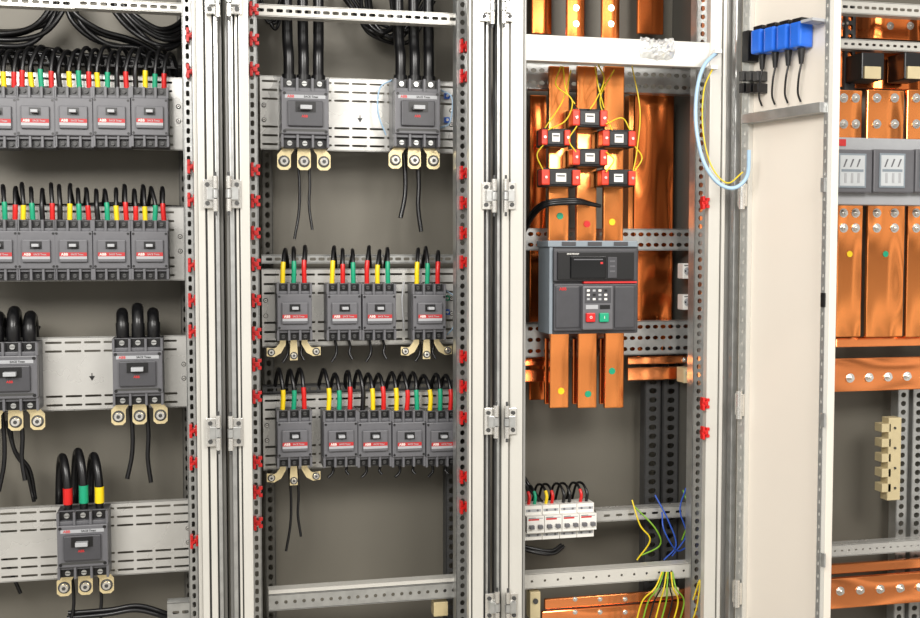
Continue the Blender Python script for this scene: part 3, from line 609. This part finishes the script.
for yy in (185,300,420,560):
    q=D(823,yy,.016); MB().box(DX-.018,DX-.0135,q.y-.005,q.y+.005,q.z-.014,q.z+.014,BLK if yy==300 else ZINC,.001).rd().build('door_catch',door,'small catch on door edge')
a,c=D(741,119,.03),D(820,107,.03); z=(a.z+c.z)/2
MB().box(DX-.03,DX+.0,c.y,a.y,z-.010,z+.010,ZINC,.001).rd().build('horizontal_bracket',door,'grey metal bracket strip')
for k,px in enumerate((756,769,782,795)):
    q=D(px,42-k*2.3,.038); loc=Vector((DX-.0,q.y,q.z))
    rl=rotd(loc); o=thing('cable_connector',rl,'blue plug connector with black cable on door','connector','blue plug connectors'); X,Y,Z=loc
    MB().box(X-.040,X-.003,Y-.0145,Y+.0145,Z-.024,Z+.026,BLU,.005).rd().build('connector_shell',o,'bright blue shell')
    MB().cyl((X-.02,Y,Z-.055),(0,0,1),.0045,.032,BLK,12,r2=.008).rd().build('strain_relief',o,'black strain relief')
    MB().box(X-.034,X-.001,Y-.013,Y+.013,Z+.026,Z+.034,BLK,.001).rd().build('connector_base',o,'black base')
    wire([rotd(v) for v in [(X-.02,Y,Z-.055),(X-.022,Y+.004,Z-.08),(X-.018,Y+.010,Z-.11),(X-.008,Y+.012,Z-.128)]],.0022,CAB,'thin black cable below blue connector',None,'connector cables')
q=D(810,20,.04); MB().box(DX-.045,DX-.0,q.y-.012,q.y+.02,q.z-.003,q.z+.003,LGR,.001).rd().build('connector_shelf',door,'pale bracket by connectors')
q=D(745,45,.03); MB().box(DX-.03,DX-.0,q.y-.010,q.y+.010,q.z-.035,q.z+.03,BLK,.002).rd().build('latch_block',door,'black latch block')
for k,px in enumerate((742,749,756)):
    for r_ in range(2):
        l0=D(px,76+r_*12,.026)
        MB().box(DX-.028,DX-.0005,l0.y-.007,l0.y+.007,l0.z-.010,l0.z+.010,BLK if r_ else DZINC,.001).rd().build('terminal_block',None,'small black terminal block on door edge','terminal block','door terminal blocks')
# ---------------------------------------------------------------- cabinet 4 contents
cols=[(837,862),(867,904),(907,942),(946,972)]
for a,c in cols:
    m_=(a+c)/2; o1=(c-a)*.24
    bar(a,c,90,140,-.02,.01,COP,bolts=[(m_-o1,98),(m_+o1,98),(m_-o1,124),(m_+o1,124)] ,br=.008,label='copper busbar bolted above the switch',group='bolted copper busbars')
    bar(a,c,200,337,-.02,.01,COP,bolts=[(m_-o1,213),(m_+o1,213),(m_-o1,228),(m_+o1,228)],dots=[(m_,254,[YEL,GRN,RED,YEL][cols.index((a,c))])],br=.008,label='copper busbar bolted below the switch',group='bolted copper busbars')
bar(836,975,50,90,.06,.01,COPD,label='wide copper busbar behind the switch',group='rear copper busbars')
bar(836,975,14,40,.06,.01,COPD,bolts=[(845,24),(890,26),(910,26)],label='wide copper busbar at cabinet top',group='rear copper busbars')
for (a,c) in [(862,884),(905,925)]:
    bb=MB(); bx(bb,a,c,52,80,-.02,.05,BLK,.003); bx(bb,a+3,c-3,66,79,-.026,-.018,CRM,.001); bb.build('busbar_support',None,'black busbar support with cream face','busbar support','upper busbar supports')
bar(826,975,357,390,-.02,.012,COPH,bolts=[(850+k*19,378-k*.6) for k in range(7)],br=.008,label='horizontal copper busbar with a row of bolts',group='horizontal copper busbars')
bar(836,975,336,346,.0,.012,COPH,label='thin horizontal copper link under vertical bars',group='horizontal copper busbars')
bar(822,975,574,604,-.02,.012,COPH,bolts=[(840+k*20,591-k*1.0) for k in range(7)],br=.008,label='horizontal copper earth bar with bolts',group='bottom copper busbars')
bar(822,975,560,570,.02,.012,COPH,label='horizontal copper earth bar behind bottom rail',group='bottom copper busbars')
p=W(900,172,-.05); sw=thing('switch_disconnector',(p.x,-.03,p.z),'grey switch disconnector with clear inspection windows','switch')
bb=MB(); bx(bb,836,975,137,206,-.07,-.021,LGR,.003); bb.build('housing',sw,'light grey housing')
for a,c in [(836,872),(874,914),(916,956)]:
    bb=MB(); bx(bb,a,c,149,193,-.095,-.068,BRK2,.004); bb.build('pole_cover',sw,'mid grey pole cover')
for a,c in [(839,866),(880,905),(921,948)]:
    bb=MB(); bx(bb,a,c,153,188,-.098,-.094,BGR,.001); bx(bb,a+1.5,c-1.5,155,186,-.0984,-.0975,PALE,0)
    bx(bb,a+2.5,c-2.5,169,172,-.0988,-.0983,BGR,0)
    for k in range(3):
        x_=a+4.5+k*6.6
        b0=W(x_,159,-.0985); b1=W(x_+4,167,-.0985); q0=W(x_+1,173,-.0985); q1=W(x_+3,183,-.0985)
        bb.fprism([(b0.x,b1.z),(b0.x+.003,b1.z),(b1.x,b0.z),(b1.x-.004,b0.z)],-.0992,-.0983,BRK2)
        bb.box(q0.x,q1.x,-.0992,-.0983,q1.z,q0.z,LGR)
    bb.build('inspection_window',sw,'pale inspection window with contact levers')
bb=MB(); bx(bb,838,846,139,146,-.072,-.069,REDL,0); bb.build('rating_label',sw,'small red label')
bb=MB(); bx(bb,889,900,418,500,-.03,.0,CRM,.002)
for k in range(5): bx(bb,882,891,424+k*15,432+k*15,-.03,.0,CRM,.001)
for k in range(4): 
    q=W(895,428+k*20,-.031); bb.cyl((q.x,-.03,q.z),(0,-1,0),.003,.003,DZINC,10)
bb.build('busbar_support',None,'cream comb-shaped insulating busbar support','busbar support')
# ---------------------------------------------------------------- camera, light, world
cd=bpy.data.cameras.new('camera'); cam=bpy.data.objects.new('camera',cd); sc.collection.objects.link(cam)
cam.location=CAM; cam.rotation_euler=EUL; cd.sensor_width=36; cd.lens=36*F/920; cd.clip_start=.05
sc.camera=cam
def area(loc,tgt,sx,sy,e,col=(1,1,1)):
    l=bpy.data.lights.new('unseen_front_light','AREA'); l.shape='RECTANGLE'; l.size=sx; l.size_y=sy; l.energy=e; l.color=col
    o=bpy.data.objects.new('unseen_front_light',l); sc.collection.objects.link(o); o.location=loc
    o.rotation_euler=(Vector(tgt)-Vector(loc)).to_track_quat('-Z','Y').to_euler()
area((-1.0,-2.8,2.4),(.7,0,1.1),1.5,.9,88,(1,.97,.93))  # unseen light added at front left so the door face is lit
area((1.4,-2.7,2.4),(1.4,0,1.0),1.2,.7,52,(1,.96,.91))
w=bpy.data.worlds.new('world'); sc.world=w; w.use_nodes=True
nt=w.node_tree; bg=nt.nodes['Background']
tc=nt.nodes.new('ShaderNodeTexCoord'); mp=nt.nodes.new('ShaderNodeMapping'); mp.inputs['Scale'].default_value=(4.0,4.0,1.6)
nz=nt.nodes.new('ShaderNodeTexNoise'); nz.inputs['Scale'].default_value=2.2; nz.inputs['Detail'].default_value=1
cr=nt.nodes.new('ShaderNodeValToRGB'); e=cr.color_ramp.elements
e[0].position=.4; e[0].color=(.28,.27,.255,1); e[1].position=.6; e[1].color=(1.6,1.53,1.42,1)  # bright and dark patches made up for the copper to reflect
nt.links.new(tc.outputs['Generated'],mp.inputs['Vector']); nt.links.new(mp.outputs['Vector'],nz.inputs['Vector']); nt.links.new(nz.outputs['Fac'],cr.inputs['Fac']); nt.links.new(cr.outputs['Color'],bg.inputs[0])
bg.inputs[1].default_value=.74
